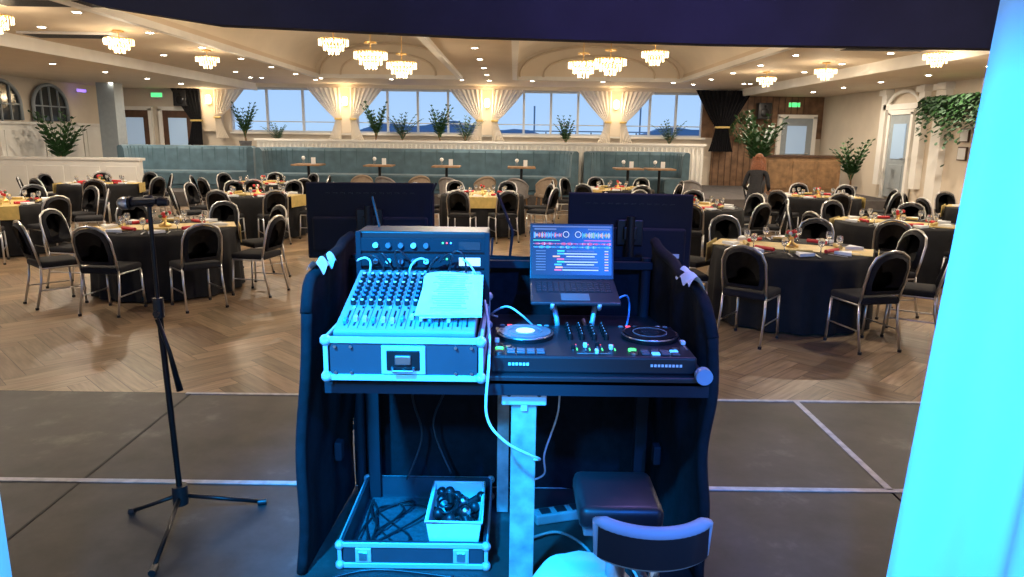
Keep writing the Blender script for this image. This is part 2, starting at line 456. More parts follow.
# ---------------------------------------------------------------- right side joinery
b=MB()
b.box((7.95,YB-.08,1.85),(3.0,.1,3.0),BRICK)
for i in range(15): b.box((6.5+i*.2,YB-.14,1.85),(.02,.02,3.0),DARKW)
b.obj('wall_panel_timber')
dm2=door(1.0,2.1,GREYD)
place(dm2,'door_3',(9.1,YB-.22,.42))
place(dm2,'door_4',(XR-.09,18.9,0.42),R(-90)); 
b=MB()
for y in(18.0,19.8): 
    b.box((XR-.08,y,1.95),(.16,.26,2.5),WHITE); b.box((XR-.1,y,3.1),(.24,.36,.14),WHITE)
b.box((XR-.08,18.9,2.72),(.16,1.8,.14),WHITE)
b.tube([(XR-.1,18.9-.75*math.cos(math.pi*i/16),2.72+.38*math.sin(math.pi*i/16)) for i in range(17)],.05,WHITE,8)
for y in(13.4,15.4,17.2): b.box((XR-.08,y,1.6),(.16,.4,3.2),WHITE); b.box((XR-.1,y,3.1),(.24,.5,.14),WHITE)
b.obj('trim_pilasters_right')
b=MB(); b.box((0,0,0),(.1,1.3,1.5),WHITE); b.box((-.055,0,0),(.02,1.1,1.3),DGLASS); b.box((-.07,0,0),(.02,.05,1.3),WHITE)
b.obj('window_5',(XR-.06,14.4,1.55))
b=MB()
b.box((0,0,-.02),(.42,.3,.5),BLACKP,.02); b.ball((0,-.15,-.08),(.14,.03,.14),BLACKM,16);b.ball((0,-.15,.12),(.05,.03,.05),BLACKM,12)
b.cyl((0,.1,.1),(0,.35,.1),.03,BLACKM)
sp_=b.mesh('wall_speaker')
place(sp_,'wall_speaker',(7.9,YB-.5,2.75));place(sp_,'wall_speaker',(-10.6,YB-.36,3.0-.08))
b=MB()
for (y,z) in((16.3,1.6),(16.3,2.0)): b.box((XR-.03,y,z),(.03,.32,.3),DARKW);b.box((XR-.05,y,z),(.01,.27,.25),PAPER)
b.obj('framed_notice')
b=MB(); b.box((0,0,0),(.34,.02,.44),DARKW);b.box((0,-.012,0),(.3,.01,.4),PAPER); b.obj('wall_poster',(8.25,YB-.17,2.0))
b=MB(); b.box((0,0,.5),(2.2,.6,1.0),OAK); b.box((0,0,1.03),(2.3,.7,.06),DARKW)
for i in range(3): b.box((-.72+i*.72,-.31,.5),(.6,.03,.8),OAK,.01)
b.obj('sideboard_counter',(8.4,21.5,.355))

# ---------------------------------------------------------------- plants
def palm(h=1.1,n=18,m=GREEN):
    b=MB()
    b.lathe([(0,0),(.13,0),(.17,.28),(.18,.3),(.15,.3),(.14,.26),(0,.26)],(0,0,0),POT,18)
    for i in range(5): b.tube([(random.uniform(-.04,.04),random.uniform(-.04,.04),.25),(random.uniform(-.06,.06),random.uniform(-.06,.06),.25+h*.35)],.01,OAK,5)
    for i in range(n):
        a=2*math.pi*i/n*2.4+random.uniform(-.2,.2);e=random.uniform(1.5,5)
        d=Vector((math.cos(a),math.sin(a),e)).normalized()
        P=[];p=Vector((0,0,.25+h*.12));dd=d.copy();L=h*random.uniform(.55,.9)
        for s in range(8):
            P.append(p.copy());p=p+dd*L/7;dd=(dd+Vector((0,0,-.11))).normalized()
        b.tube(P,.006,m,4)
        for s in range(2,8):
            for sg in(-1,1):
                sd=Vector((-math.sin(a),math.cos(a),0))*sg+dd*1.4
                leafstrip(b,P[s],sd,.18*h*(1.15-s/9),.028*h,.4,m,3)
    return b.mesh('potted_palm')
pm=[palm(),palm(1.3,22),palm(1.0,16,GREEN2)]
boxobj('plant_shelf_unit',(-1.6,22.7,.82),(14.6,.5,.9),WHITE)
for i,(x,y,z,s) in enumerate([(-8.3,22.7,1.275,1.1),(-7.3,22.7,1.275,.8),(-4.25,22.7,1.275,1.15),(-3.45,22.7,1.275,1.1),(-2.3,22.7,1.275,1.1),(-1.5,22.7,1.275,1.05),(1.6,22.7,1.275,.9),(4.8,22.7,1.275,1.0)]):
    place(pm[(0,2)[i%2]],'potted_palm',(x,y,z),i*1.3,sc=s)
for x,y,z,s in((6.9,20.6,.355,1.55),(8.9,19.2,.355,1.05),(-12.1,19.5,.355,1.35)): place(pm[1],'potted_palm',(x,y,z),x,sc=s)
b=MB()
b.box((0,0,0),(.3,2.6,.16),DARKW)
for i in range(1900):
    y=random.uniform(-1.4,1.4);z=.18-abs(random.gauss(0,.33))*(1.0+.4*math.sin(y*5));x=random.uniform(-.3,.0)
    a=random.uniform(0,6.28);leafstrip(b,(x,y,z),(-abs(math.cos(a)),math.sin(a),-.4),.13,.036,.8,random.choice([GREEN,GREEN2]),3)
b.obj('hanging_ivy_planter',(XR-.42,15.7,2.68))
b=MB()
for i in range(260):
    a=random.uniform(0,6.28);r=.34+random.gauss(0,.05);q=random.uniform(0,6.28)
    leafstrip(b,(r*math.cos(a),random.uniform(-.06,.02),r*math.sin(a)),(math.cos(q),-.3,math.sin(q)),.12,.025,.4,GREEN,3)
b.tube([(.34*math.cos(t*.2618),0,.34*math.sin(t*.2618)) for t in range(24)],.02,OAK,6,closed=True)
b.obj('leaf_wreath',(7.35,YB-.27,2.2))

# ---------------------------------------------------------------- banquettes
def banquette(w,name,loc,curve=0.5,rz=0):
    b=MB(); h=1.1;D=.62
    path=[(-w/2,-curve*1.4)]
    for i in range(7): 
        a=math.pi-math.pi/2*i/6; path.append((-w/2+curve+curve*math.cos(a),-curve+curve*math.sin(a)))
    nst=max(2,int(w/.5))
    for i in range(1,nst): path.append((-w/2+curve+(w-2*curve)*i/nst,0))
    for i in range(7):
        a=math.pi/2-math.pi/2*i/6; path.append((w/2-curve+curve*math.cos(a),-curve+curve*math.sin(a)))
    path.append((w/2,-curve*1.4))
    P=[Vector((x,y,0)) for x,y in path]
    N=[]
    for i in range(len(P)):
        d=(P[min(i+1,len(P)-1)]-P[max(i-1,0)]).normalized(); N.append(Vector((d.y,-d.x,0)))
    prof=[(0,0),(0,h),(.05,h+.04),(.12,h+.03),(.17,h-.05),(.2,.48),(D-.02,.46),(D,.42),(D,.12),(D-.06,.1),(D-.06,0)]
    vs=[];k=len(prof)
    for i in range(len(P)):
        for o,z in prof: vs.append(P[i]+N[i]*o+Vector((0,0,z)))
    fs=[(i*k+j,i*k+j+1,(i+1)*k+j+1,(i+1)*k+j) for i in range(len(P)-1) for j in range(k-1)]
    b.add(vs,fs,TEAL,False)
    for e in(0,len(P)-1): b.add([P[e]+N[e]*o+Vector((0,0,z)) for o,z in prof],[tuple(range(k))],TEAL)
    for i in range(1,len(P)-1):
        b.cyl(P[i]+N[i]*.185+Vector((0,0,.5)),P[i]+N[i]*.165+Vector((0,0,h)),.012,mat('teal_piping',(.04,.09,.11),.7),n=6)
    return b.obj(name,loc,rz)
banquette(8.2,'banquette_sofa',(-2.45,19.5,.36),.7)
banquette(2.7,'banquette_sofa',(3.15,19.5,.36),.6)
banquette(3.6,'banquette_sofa',(-8.7,20.2,.36),.6)
b=MB()
b.box((0,0,.65),(12,.14,1.3),WHITE)
for i in range(100): b.cyl((-5.94+i*.12,-.08,.05),(-5.94+i*.12,-.08,1.24),.035,WHITE,n=6)
b.box((0,0,1.32),(12.1,.26,.05),WHITE)
b.obj('fluted_divider',(-.9,19.75,.36))

# ---------------------------------------------------------------- banquet chairs
def chair():
    b=MB();r=.0125
    BLKC=mat('chair_upholstery',(.013,.013,.016),.9,noise=.2,nscale=40,spec=.3)
    for s in(-1,1):
        b.tube([(s*.21,-.27,0),(s*.205,-.2,.3),(s*.2,-.19,.46)],r,CHROME)
        b.tube([(s*.205,.21,0),(s*.195,.19,.42)],r,CHROME)
        b.cyl((s*.198,-.19,.43),(s*.193,.19,.43),.011,CHROME,n=8)
        b.cyl((s*.205,-.215,.2),(s*.2,.2,.2),.008,CHROME,n=6)
        for q in((s*.21,-.27),(s*.205,.21)): b.cyl((q[0],q[1],0),(q[0],q[1],.025),.018,BLACKP,n=8)
    def back(z): return -.19-.11*(z-.46)/.46
    arch=[(-.2,.46),(-.205,.62),(-.2,.78),(-.165,.87),(-.09,.915),(0,.93),(.09,.915),(.165,.87),(.2,.78),(.205,.62),(.2,.46)]
    b.tube([(x,back(z),z) for x,z in arch],r,CHROME)
    inn=[(-.17,.53),(-.19,.62),(-.185,.77),(-.155,.85),(-.085,.895),(0,.912),(.085,.895),(.155,.85),(.185,.77),(.19,.62),(.17,.53)]
    n=len(inn)
    F=[(x,back(z)+.022,z) for x,z in inn];B=[(x,back(z)-.022,z) for x,z in inn]
    Fi=[(x*.82,back(z)+.036,.735+(z-.735)*.82) for x,z in inn];Bi=[(x*.82,back(z)-.034,.735+(z-.735)*.82) for x,z in inn]
    vs=F+B+Fi+Bi;fs=[]
    for i in range(n):
        j=(i+1)%n
        fs+= [(i,j,n+j,n+i),(i,2*n+i,2*n+j,j),(n+i,n+j,3*n+j,3*n+i)]
    fs+= [tuple(range(2*n,3*n)),tuple(range(3*n,4*n))[::-1]]
    b.add(vs,fs,BLKC,True)
    b.box((0,.0,.465),(.42,.42,.07),BLKC,.025)
    return b.mesh('banquet_chair')
chm=chair()
def tcloth(R_=.8):
    b=MB();CL=mat('black_tablecloth',(.010,.010,.012),.85,noise=.2,nscale=10,spec=.3)
    b.lathe([(.001,.75),(.4,.75),(R_-.02,.75),(R_,.735),(R_+.01,.6),(R_+.015,.35),(R_+.02,.02)],(0,0,0),CL,96,
        fn=lambda r,z,t:r+(.75-z)*.05*math.sin(t*17+math.sin(t*3)) if z<.74 else r)
    return b
def setting(seed,big=True):
    rnd=random.Random(seed);b=MB()
    a=rnd.uniform(-.3,.3)
    M=Matrix.Rotation(a,4,'Z'); b.box((0,0,.754),(1.56,.5,.006),GOLD,M=M)
    for sg in(-1,1): b.box((sg*.83,0,.66),(.008,.5,.2),GOLD,M=M)
    for i in range(8):
        a=2*math.pi*i/8+.1
        M=Matrix.Rotation(a,4,'Z')
        b.prism([(.52,-.07,.757),(.70,-.07,.757),(.61,.09,.757)],(0,0,.03),PAPER,M=M)
        b.box((.6,.12,.758),(.2,.015,.004),CHROME,M=M);b.box((.6,-.14,.758),(.2,.015,.004),CHROME,M=M)
        b.cyl((.46,-.12,.778),(.46,.1,.778),.02,RED if i%2 else GOLD,n=8,M=M)
        b.lathe([(.03,0),(.006,.006),(.005,.06),(.03,.08),(.034,.12),(.028,.15)],(.42,.19,.757),GLASS,10,M=M)
    b.lathe([(0,0),(.07,0),(.075,.02),(.02,.05),(.02,.10),(.035,.12)],(0,0,.757),GOLDM,14)
    for i in range(14):
        a=rnd.uniform(0,6.28);r=rnd.uniform(0,.06)
        b.ball((r*math.cos(a),r*math.sin(a),.88+rnd.uniform(-.02,.04)),.024,rnd.choice([RED,PAPER,GREEN2,RED]),7)
    return b.mesh('table_setting')
tm=tcloth().mesh('round_table');st=[setting(i) for i in range(3)]
T=[(-4.15,8.55,-95),(2.95,7.55,-80),(-7.9,11.2,-70),(-4.7,13.3,-100),(-8.9,15.6,-60),(-.6,14.0,-110),(5.35,10.0,-75),(6.1,14.5,-95),(3.0,12.0,-60),(-11.3,13.1,-80),(8.35,12.4,-80),(2.3,15.95,-80),(-5.6,16.2,-80)]
for i,(x,y,a0) in enumerate(T):
    place(tm,'round_banquet_table',(x,y,0),i*.7)
    place(st[i%3],'table_setting',(x,y,0.001),(i*.9 if i not in(0,1) else (.2,-.25)[i]))
    for k in range(8):
        a=R(a0+45*k+random.uniform(-5,5)); rr=1.13+random.uniform(-.01,.07)
        place(chm,'banquet_chair',(x+rr*math.cos(a),y+rr*math.sin(a),0),a+math.pi/2+random.uniform(-.12,.12))

b=MB()
b.box((0,0,.73),(.7,.7,.04),OAK,.008);b.cyl((0,0,.03),(0,0,.71),.035,BLACKM);b.cyl((0,0,0),(0,0,.03),.22,BLACKM,n=20)
b.box((.1,.1,.83),(.1,.05,.16),PAPER);b.cyl((-.12,0,.75),(-.12,0,.86),.03,GLASS)
b.ball((-.12,0,.9),(.05,.05,.05),PAPER,8)
cm=b.mesh('cafe_table')
def tub(m):
    b=MB()
    for x in(-.2,.2):
        for y in(-.18,.2): b.cyl((x,y,0),(x*.85,y*.85,.42),.014,OAK,r1=.02,n=8)
    b.box((0,0,.45),(.46,.46,.09),m,.03)
    b.surf(lambda u,v:((.25+.02*v)*math.cos(math.pi+u*math.pi),(.27)*math.sin(math.pi+u*math.pi)+.02,.42+v*(.26+.2*math.sin(u*math.pi))),20,5,m)
    b.surf(lambda u,v:((.21+.02*v)*math.cos(math.pi+u*math.pi),(.23)*math.sin(math.pi+u*math.pi)+.02,.42+v*(.26+.2*math.sin(u*math.pi))),20,5,m)
    b.tube([((.25)*math.cos(math.pi+u/20*math.pi),.27*math.sin(math.pi+u/20*math.pi)+.02,.68+.2*math.sin(u/20*math.pi)) for u in range(21)],.03,m,8)
    return b.mesh('tub_chair')
tb=[tub(BEIGE),tub(GREYF)]
for i,x in enumerate((-5.2,-3.4,-1.7,.2,2.9,3.7)):
    place(cm,'cafe_table',(x,18.84-.36,.352))
for i,x in enumerate((-3.7,-3.0,-2.3,-1.5,-.7,.1,.8,4.2)):
    place(tb[i%2],'tub_chair',(x,17.7-.5*(i%2),0),.3*(-1)**i)
for x in(-6.5,-4.5,-2.5,.5,2.5,4.5):
    place(cm,'cafe_table',(x,21.3,.352)); place(tb[0],'tub_chair',(x+.75,21.3,.352),R(90)); place(tb[1],'tub_chair',(x-.75,21.3,.352),R(-90))

# ---------------------------------------------------------------- people
def person(name,loc,rz,top,legs,hair,longhair,lean=.12,h=1.0):
    emp=bpy.data.objects.new(name,None);COL.objects.link(emp);emp.location=loc;emp.rotation_euler=(0,0,rz);emp.scale=(h,h,h)
    L=lean
    J={'pel':(0,0,.92,.135,.10),'sp':(0,L*.25,1.06,.115,.09),'ch':(0,L*.6,1.24,.15,.10),'ut':(0,L*.85,1.36,.13,.085),'nk':(0,L,1.42,.055,.055),'nt':(0,L+.02,1.50,.05,.05)}
    for s,q in((-1,'l'),(1,'r')):
        J['hip'+q]=(s*.09,0,.86,.095,.095);J['kn'+q]=(s*.1,.03,.47,.06,.065);J['an'+q]=(s*.11,-.02,.08,.04,.042);J['to'+q]=(s*.12,.15,.035,.035,.03)
        J['sh'+q]=(s*.17,L*.85,1.35,.055,.055);J['el'+q]=(s*.24,L*.6+.02,1.08,.042,.042)
        J['wr'+q]=(s*.2,L*.6+.25,1.0,.028,.028)
    E=[('pel','sp'),('sp','ch'),('ch','ut'),('ut','nk'),('nk','nt')]
    for q in'lr': E+= [('pel','hip'+q),('hip'+q,'kn'+q),('kn'+q,'an'+q),('an'+q,'to'+q),('ut','sh'+q),('sh'+q,'el'+q),('el'+q,'wr'+q)]
    ks=list(J);me=bpy.data.meshes.new('body');me.from_pydata([J[k][:3] for k in ks],[(ks.index(a),ks.index(c)) for a,c in E],[])
    o=bpy.data.objects.new('body_tmp',me);COL.objects.link(o)
    sk=o.modifiers.new('s','SKIN');sk.use_smooth_shade=True
    for i,k in enumerate(ks):
        v=me.skin_vertices[0].data[i];v.radius=J[k][3:5];v.use_root=(k=='pel')
    sb=o.modifiers.new('u','SUBSURF');sb.levels=2;sb.render_levels=2
    dg=bpy.context.evaluated_depsgraph_get();nm=bpy.data.meshes.new_from_object(o.evaluated_get(dg))
    bpy.data.objects.remove(o)
    nm.materials.clear()
    for m in(top,legs,SKIN,BLACKP): nm.materials.append(m)
    for p in nm.polygons:
        c=p.center;p.use_smooth=True
        p.material_index=3 if c.z<.1 else 1 if c.z<.93 and abs(c.x)<.19 else 2 if c.z>1.44 else 0
    place(nm,'body',parent=emp)
    b=MB()
    hc=(0,L+.045,1.60)
    b.ball(hc,(.073,.092,.112),SKIN,20)
    b.ball((0,hc[1]+.095,1.585),(.012,.02,.022),SKIN,8)
    b.ball((0,hc[1]+.05,1.53),(.04,.045,.035),SKIN,10)
    for s in(-1,1):
        b.ball((s*.03,hc[1]+.08,1.61),(.012,.01,.008),WHITEP,8);b.ball((s*.03,hc[1]+.089,1.61),.005,BLACKP,6)
        b.ball((s*.076,hc[1]-.005,1.595),(.01,.02,.03),SKIN,8)
    b.ball((0,hc[1]+.083,1.55),(.024,.01,.007),RED,8)
    b.ball((0,hc[1]-.02,1.63),(.092,.102,.1),hair,20)
    if longhair:
        b.surf(lambda u,v:((.12+.03*math.sin(v*3))*math.cos(math.pi+u*math.pi),hc[1]-.02+(.115-.02*v)*math.sin(math.pi+u*math.pi)+.004*math.sin(u*60),1.66-v*.46),60,10,hair)
        b.ball((0,hc[1]-.085,1.42),(.135,.065,.25),hair,16)
    b.obj('head',parent=emp)
    for s,q in((-1,'l'),(1,'r')):
        w=Vector(J['wr'+q][:3]);e=Vector(J['el'+q][:3]);d=(w-e).normalized()
        b=MB();u=Vector((1,0,0));u=(u-d*u.dot(d)).normalized()
        nrm=d.cross(u)
        if nrm.z>0: nrm=-nrm
        pc=w+d*.045
        Mx=Matrix((( u.x,d.x,nrm.x,pc.x),(u.y,d.y,nrm.y,pc.y),(u.z,d.z,nrm.z,pc.z),(0,0,0,1)))
        b.box((0,0,0),(.075,.095,.028),SKIN,.012,M=Mx)
        for i,ln in enumerate((.065,.078,.072,.055)):
            x=-.028+i*.0187
            b.tube([(x,.035,0),(x,.05+ln*.45,.006),(x,.05+ln*.8,.022),(x,.05+ln,.042)],[.009,.0085,.008,.006],SKIN,7,M=Mx)
        b.tube([(-s*.03,-.02,0),(-s*.055,.015,.012),(-s*.058,.05,.025)],[.011,.010,.008],SKIN,7,M=Mx)
        b.obj('hand_'+q,parent=emp)
    return emp
HA=mat('auburn_hair',(.22,.075,.03),.55,noise=.4,nscale=40)
TOPB=mat('black_jumper',(.02,.02,.024),.9,noise=.2,nscale=30);JEAN=mat('dark_trousers',(.03,.035,.05),.85,noise=.2,nscale=20)
person('woman_auburn_hair',(4.42,13.3,0),-.5,TOPB,JEAN,HA,True,.22,.93)

# ================================================================= DJ BOOTH
b=MB()
def wing(xn_t,xn_b,xb_t,xb_b,ztn,ztb,sg):
    def f(off):
        def g(u,v):
            zt=ztn+(ztb-ztn)*u - (.10*(1-u/.15)**2 if u<.15 else 0)
            z=SZ+.005+(zt-SZ)*v
            xn=xn_b+(xn_t-xn_b)*v;xb=xb_b+(xb_t-xb_b)*v
            x=xn+(xb-xn)*u+sg*off+.012*math.sin(u*17+v*3)*math.sin(v*9)
            y=2.42+.68*u+.01*math.sin(v*14)
            return(x,y,z)
        return g
    b.surf(f(0),24,24,BLACK);b.surf(f(.03),24,24,BLACK)
    g0=f(0);g1=f(.03)
    b.surf(lambda u,v:tuple(Vector(g0(0,v)).lerp(Vector(g1(0,v)),u)),2,24,BLACK)
    b.surf(lambda u,v:tuple(Vector(g0(v,1)).lerp(Vector(g1(v,1)),u)),2,24,BLACK)
    b.tube([Vector(g0(i/24,1))+Vector((sg*.015,0,.0)) for i in range(25)],.022,BLACK,8)
    b.tube([Vector(g0(0,i/24))+Vector((sg*.015,0,.0)) for i in range(25)],.02,BLACK,8)
wing(-.70,-.76,-.69,-.72,1.35,1.43,-1)
wing(.69,.70,.60,.62,1.28,1.42,1)
b.surf(lambda u,v:(-.72+1.34*u,3.11+.012*math.sin(u*30),SZ+.005+(1.10)*v),40,10,BLACK)
b.box((-.05,3.13,.80),(1.33,.03,1.09),BLACK)
for x in(-.68,.58): b.cyl((x,3.07,SZ),(x,3.07,1.36),.02,BLACKMT)
for x,z in((-.70,.6),(-.70,1.0),(.60,.6),(.60,1.0)): b.box((x,2.75,z),(.03,.05,.08),BLACKMT,.006)
b.box((-.05,3.05,1.33),(1.3,.03,.03),BLACKMT)
b.obj('dj_booth')
b=MB()
for (x,y,z,s) in((-.705,2.62,1.385,1),(.665,2.63,1.345,-1)):
    b.surf(lambda u,v:(x+(v-.5)*.06,y-.1+u*.22,z+.028*math.sin(math.pi*v)+.012*math.sin(u*12+v*4)),16,8,PAPER)
b.obj('white_cloth_folds')
b=MB()
b.box((.02,2.66,1.085),(1.26,.84,.03),BLACKP,.004)
b.box((.02,2.26,1.06),(1.26,.04,.05),BLACKMT)
b.box((.045,2.30,.655),(.085,.045,.80),PINE,.003)
b.box((-.03,2.90,.655),(.05,.04,.80),PINE,.003)
b.box((-.60,2.98,.655),(.05,.04,.80),BLACKMT,.003)
b.box((.56,2.9,.655),(.05,.04,.80),BLACKMT,.003)
b.box((.045,2.275,1.03),(.15,.02,.08),ALU,.004)
for k in(-.05,.05): b.cyl((.045+k,2.262,1.03),(.045+k,2.27,1.03),.008,BLACKM)
b.box((.045,2.273,.98),(.02,.01,.02),PAPER)
b.obj('dj_table')

def casebox(b,x0,x1,y0,y1,z0,z1,th=.012,e=.02,br=.019):
    LAM=mat('case_laminate',(.04,.045,.055),.35,noise=.1)
    xc=(x0+x1)/2;yc=(y0+y1)/2;zc=(z0+z1)/2
    b.box((xc,y0+th/2,zc),(x1-x0,th,z1-z0),LAM);b.box((xc,y1-th/2,zc),(x1-x0,th,z1-z0),LAM)
    b.box((x0+th/2,yc,zc),(th,y1-y0,z1-z0),LAM);b.box((x1-th/2,yc,zc),(th,y1-y0,z1-z0),LAM)
    b.box((xc,yc,z0+th/2),(x1-x0,y1-y0,th),LAM)
    for z in(z0+e/2,z1-e/2):
        for y in(y0,y1): b.box((xc,y,z),(x1-x0+.006,e*.6,e),ALU,.002)
        for x in(x0,x1): b.box((x,yc,z),(e*.6,y1-y0+.006,e),ALU,.002)
    for x in(x0,x1):
        for y in(y0,y1):
            b.box((x,y,zc),(e*.75,e*.75,z1-z0),ALU,.002)
            for z in(z0+.012,z1-.012): b.ball((x,y,z),br,ALU,10)
b=MB()
X0,X1=-.585,-.095
casebox(b,X0,X1,2.18,2.84,1.102,1.245)
b.box(((X0+X1)/2,2.176,1.172),(.14,.01,.095),ALU,.004)
b.box(((X0+X1)/2,2.170,1.172),(.105,.008,.065),BLACKM,.003)
b.box(((X0+X1)/2,2.163,1.175),(.05,.01,.03),CHROME,.003)
b.tube([((X0+X1)/2-.035,2.165,1.15),((X0+X1)/2-.03,2.155,1.14),((X0+X1)/2+.03,2.155,1.14),((X0+X1)/2+.035,2.165,1.15)],.005,CHROME)
for x in(X0+.08,X1-.08,X0+.03,X1-.03):
    for z in(1.13,1.215): b.cyl((x,2.174,z),(x,2.168,z),.005,CHROME,n=8)
b.obj('flight_case')
b=MB()
MW,ML=.45,.45
M=Matrix.Translation((X0+.02,2.20,1.235))@Matrix.Rotation(R(15),4,'X')
b.box((MW/2,ML/2,.0),(MW,ML,.05),GREYP,.005,M=M)
b.box((MW/2,ML/2,-.05),(MW,ML-.04,.06),BLACKP,M=M)
kn=[WHITEP,mat('knob_blue',(.05,.25,.7),.4),BLACKP,mat('knob_grey',(.12,.13,.15),.4)]
nc=14
for c in range(nc):
    x=.03+c*(MW-.05)/(nc-1)*.98
    for r in range(7):
        y=.18+r*.034
        b.cyl((x,y,.025),(x,y,.042),.0100,BLACKP,r1=.0082,n=10,M=M)
        b.cyl((x,y,.042),(x,y,.044),.0055,kn[[0,1,1,3,0,3,0][r]],n=8,M=M)
    b.box((x,.085,.0255),(.006,.10,.002),BLACKP,M=M)
    yy=.05+.06*random.random()
    b.box((x,yy,.033),(.012,.022,.016),WHITEP if c%3 else kn[1],.003,M=M)
    b.box((x+.008,.155,.027),(.006,.008,.004),LEDG if c%4==0 else BLACKP,M=M)
    b.cyl((x,.43,.025),(x,.43,.030),.009,CHROME,n=10,M=M)
    if c: b.box((x-.0165,.22,.0253),(.0015,.40,.0012),BLACKP,M=M)
for i in range(10): b.box((.40,.20+i*.012,.0265),(.008,.006,.003),LEDG if i<6 else LEDR,M=M)
b.obj('audio_mixer')
b=MB()
M2=M
for k,(x,y,rz,z) in enumerate(((.36,.20,.06,.047),(.355,.205,-.03,.049),(.365,.21,.02,.051))):
    b.surf(lambda u,v:(x+(u-.5)*.2*math.cos(rz)-(v-.5)*.29*math.sin(rz),y+(u-.5)*.2*math.sin(rz)+(v-.5)*.29*math.cos(rz),z+.006*math.sin(u*5)*v+.01*v*v),10,10,PAPER,M=M2)
INK=mat('ink_lines',(.30,.33,.37),.8)
for i in range(16): b.box((.36,.09+i*.0155,.064+.008*(i/16)),( .14*random.uniform(.5,1),.003,.001),INK,M=M2)
b.obj('paper_setlist')
b=MB()
b.box((-.335,2.755,1.375),(.49,.17,.28),BLACKP,.006)
for i,z in enumerate((1.285,1.345,1.405,1.465)):
    b.box((-.335,2.665,z),(.48,.012,.052),BLACKMT,.003)
    b.box((-.16,2.657,z),(.08,.006,.030),LCD if i==2 else DGLASS)
    for k in range(5): b.cyl((-.51+k*.047,2.66,z),(-.51+k*.047,2.643,z),.010,WHITEP if (k+i)%3==0 else kn[3],n=10)
    for k in range(3): b.box((-.26+k*.015,2.657,z+.01),(.006,.004,.006),[LEDG,LEDR,LEDB][(i+k)%3])
for x in(-.575,-.095): b.box((x,2.665,1.375),(.02,.02,.28),BLACKMT,.003)
b.cyl((-.52,2.8,1.51),(-.55,2.82,1.63),.005,BLACKP)
b.obj('rack_radio_receivers')
b=MB()
for i in range(9):
    x=-.55+i*.05;pts=[]
    for k in range(14):
        t=k/13; pts.append((x+.03*math.sin(t*4+i),2.62-.02*math.sin(math.pi*t),1.31+.11*math.sin(math.pi*t)*(.5+.1*(i%4))+.10*t))
    b.tube(pts,.004,BLACKP if i%4 else WHITEP,6)
b.obj('patch_cables')

# controller
b=MB()
CX0,CX1,CY0,CY1,CZ0=-.065,.615,2.275,2.68,1.10
xc=(CX0+CX1)/2;yc=(CY0+CY1)/2
b.box((xc,yc,CZ0+.03),(CX1-CX0,CY1-CY0,.06),BLACKP,.008)
zt=CZ0+.061
PADG=mat('pad_grey',(.10,.10,.12),.5)
JOG=mat('jog_platter_grey',(.20,.21,.23),.35,.3)
for s in(-1,1):
    jx=xc+s*.225;jy=yc+.035
    b.cyl((jx,jy,zt),(jx,jy,zt+.014),.102,BLACKM,n=40);b.cyl((jx,jy,zt+.014),(jx,jy,zt+.02),.092,JOG if s<0 else BLACKM,n=40)
    b.tube([(jx+.099*math.cos(t/40*6.283),jy+.099*math.sin(t/40*6.283),zt+.014) for t in range(40)],.0035,CHROME,6,closed=True)
    b.cyl((jx,jy,zt+.02),(jx,jy,zt+.022),.034,LCD if s<0 else DGLASS,n=24)
    b.tube([(jx+.06*math.cos(t/40*6.283),jy+.06*math.sin(t/40*6.283),zt+.0205) for t in range(40)],.002,GREYF,6,closed=True)
    for r in range(2):
        for c in range(4): b.box((jx-.05+c*.033,CY0+.03+r*.028,zt+.003),(.027,.022,.006),LEDB if (s>0 and (r,c) in((0,1),(1,3))) else PADG,.002)
    b.cyl((jx+s*.06,CY0+.09,zt),(jx+s*.06,CY0+.09,zt+.006),.012,CHROME,n=14)
    b.cyl((jx-.09,CY0+.035,zt),(jx-.09,CY0+.035,zt+.006),.014,CHROME,n=16);b.cyl((jx-.09,CY0+.07,zt),(jx-.09,CY0+.07,zt+.006),.014,LEDG,n=16)
    b.box((jx+s*.10,yc-.06,zt+.001),(.006,.11,.002),GREYF);b.box((jx+s*.10,yc-.05,zt+.008),(.016,.022,.014),WHITEP,.003)
    for c in range(7): b.box((jx-.085+c*.028,CY1-.03,zt+.003),(.018,.012,.006),[GREYF,LEDR,GREYF,GREYF,GREYF,WHITEP,GREYF][c],.002)
for c in range(4):
    x=xc-.065+c*.043
    for r in range(5): b.cyl((x,CY1-.05-r*.038,zt),(x,CY1-.05-r*.038,zt+.02),.010,BLACKM,r1=.008,n=12);b.box((x,CY1-.045-r*.038,zt+.021),(.002,.009,.001),WHITEP)
    b.box((x,CY0+.10,zt+.001),(.004,.075,.002),GREYF);b.box((x,CY0+.08+.02*(c%3),zt+.009),(.014,.02,.016),WHITEP if c%2 else BLACKM,.003)
    for r in range(8): b.box((x+.014,CY0+.07+r*.009,zt+.001),(.004,.005,.002),LEDG if r<3 else LEDR if r>6 else PADG)
b.box((xc,CY0+.03,zt+.001),(.11,.004,.002),GREYF);b.box((xc+.01,CY0+.03,zt+.009),(.012,.024,.015),WHITEP,.003)
for k in range(6): b.box((CX0+.06+k*.012,CY0-.0015,CZ0+.032),(.008,.002,.009),WHITEP)
for k in range(9): b.box((CX1-.15+k*.012,CY0-.0015,CZ0+.032),(.008,.002,.009),WHITEP)
b.obj('dj_controller')
b=MB();b.cyl((.625,2.24,1.115),(.625,2.21,1.115),.027,mat('clamp_grey',(.25,.30,.38),.4),n=20);b.cyl((.625,2.30,1.10),(.625,2.24,1.115),.018,BLACKM,n=12);b.obj('clamp_knob')

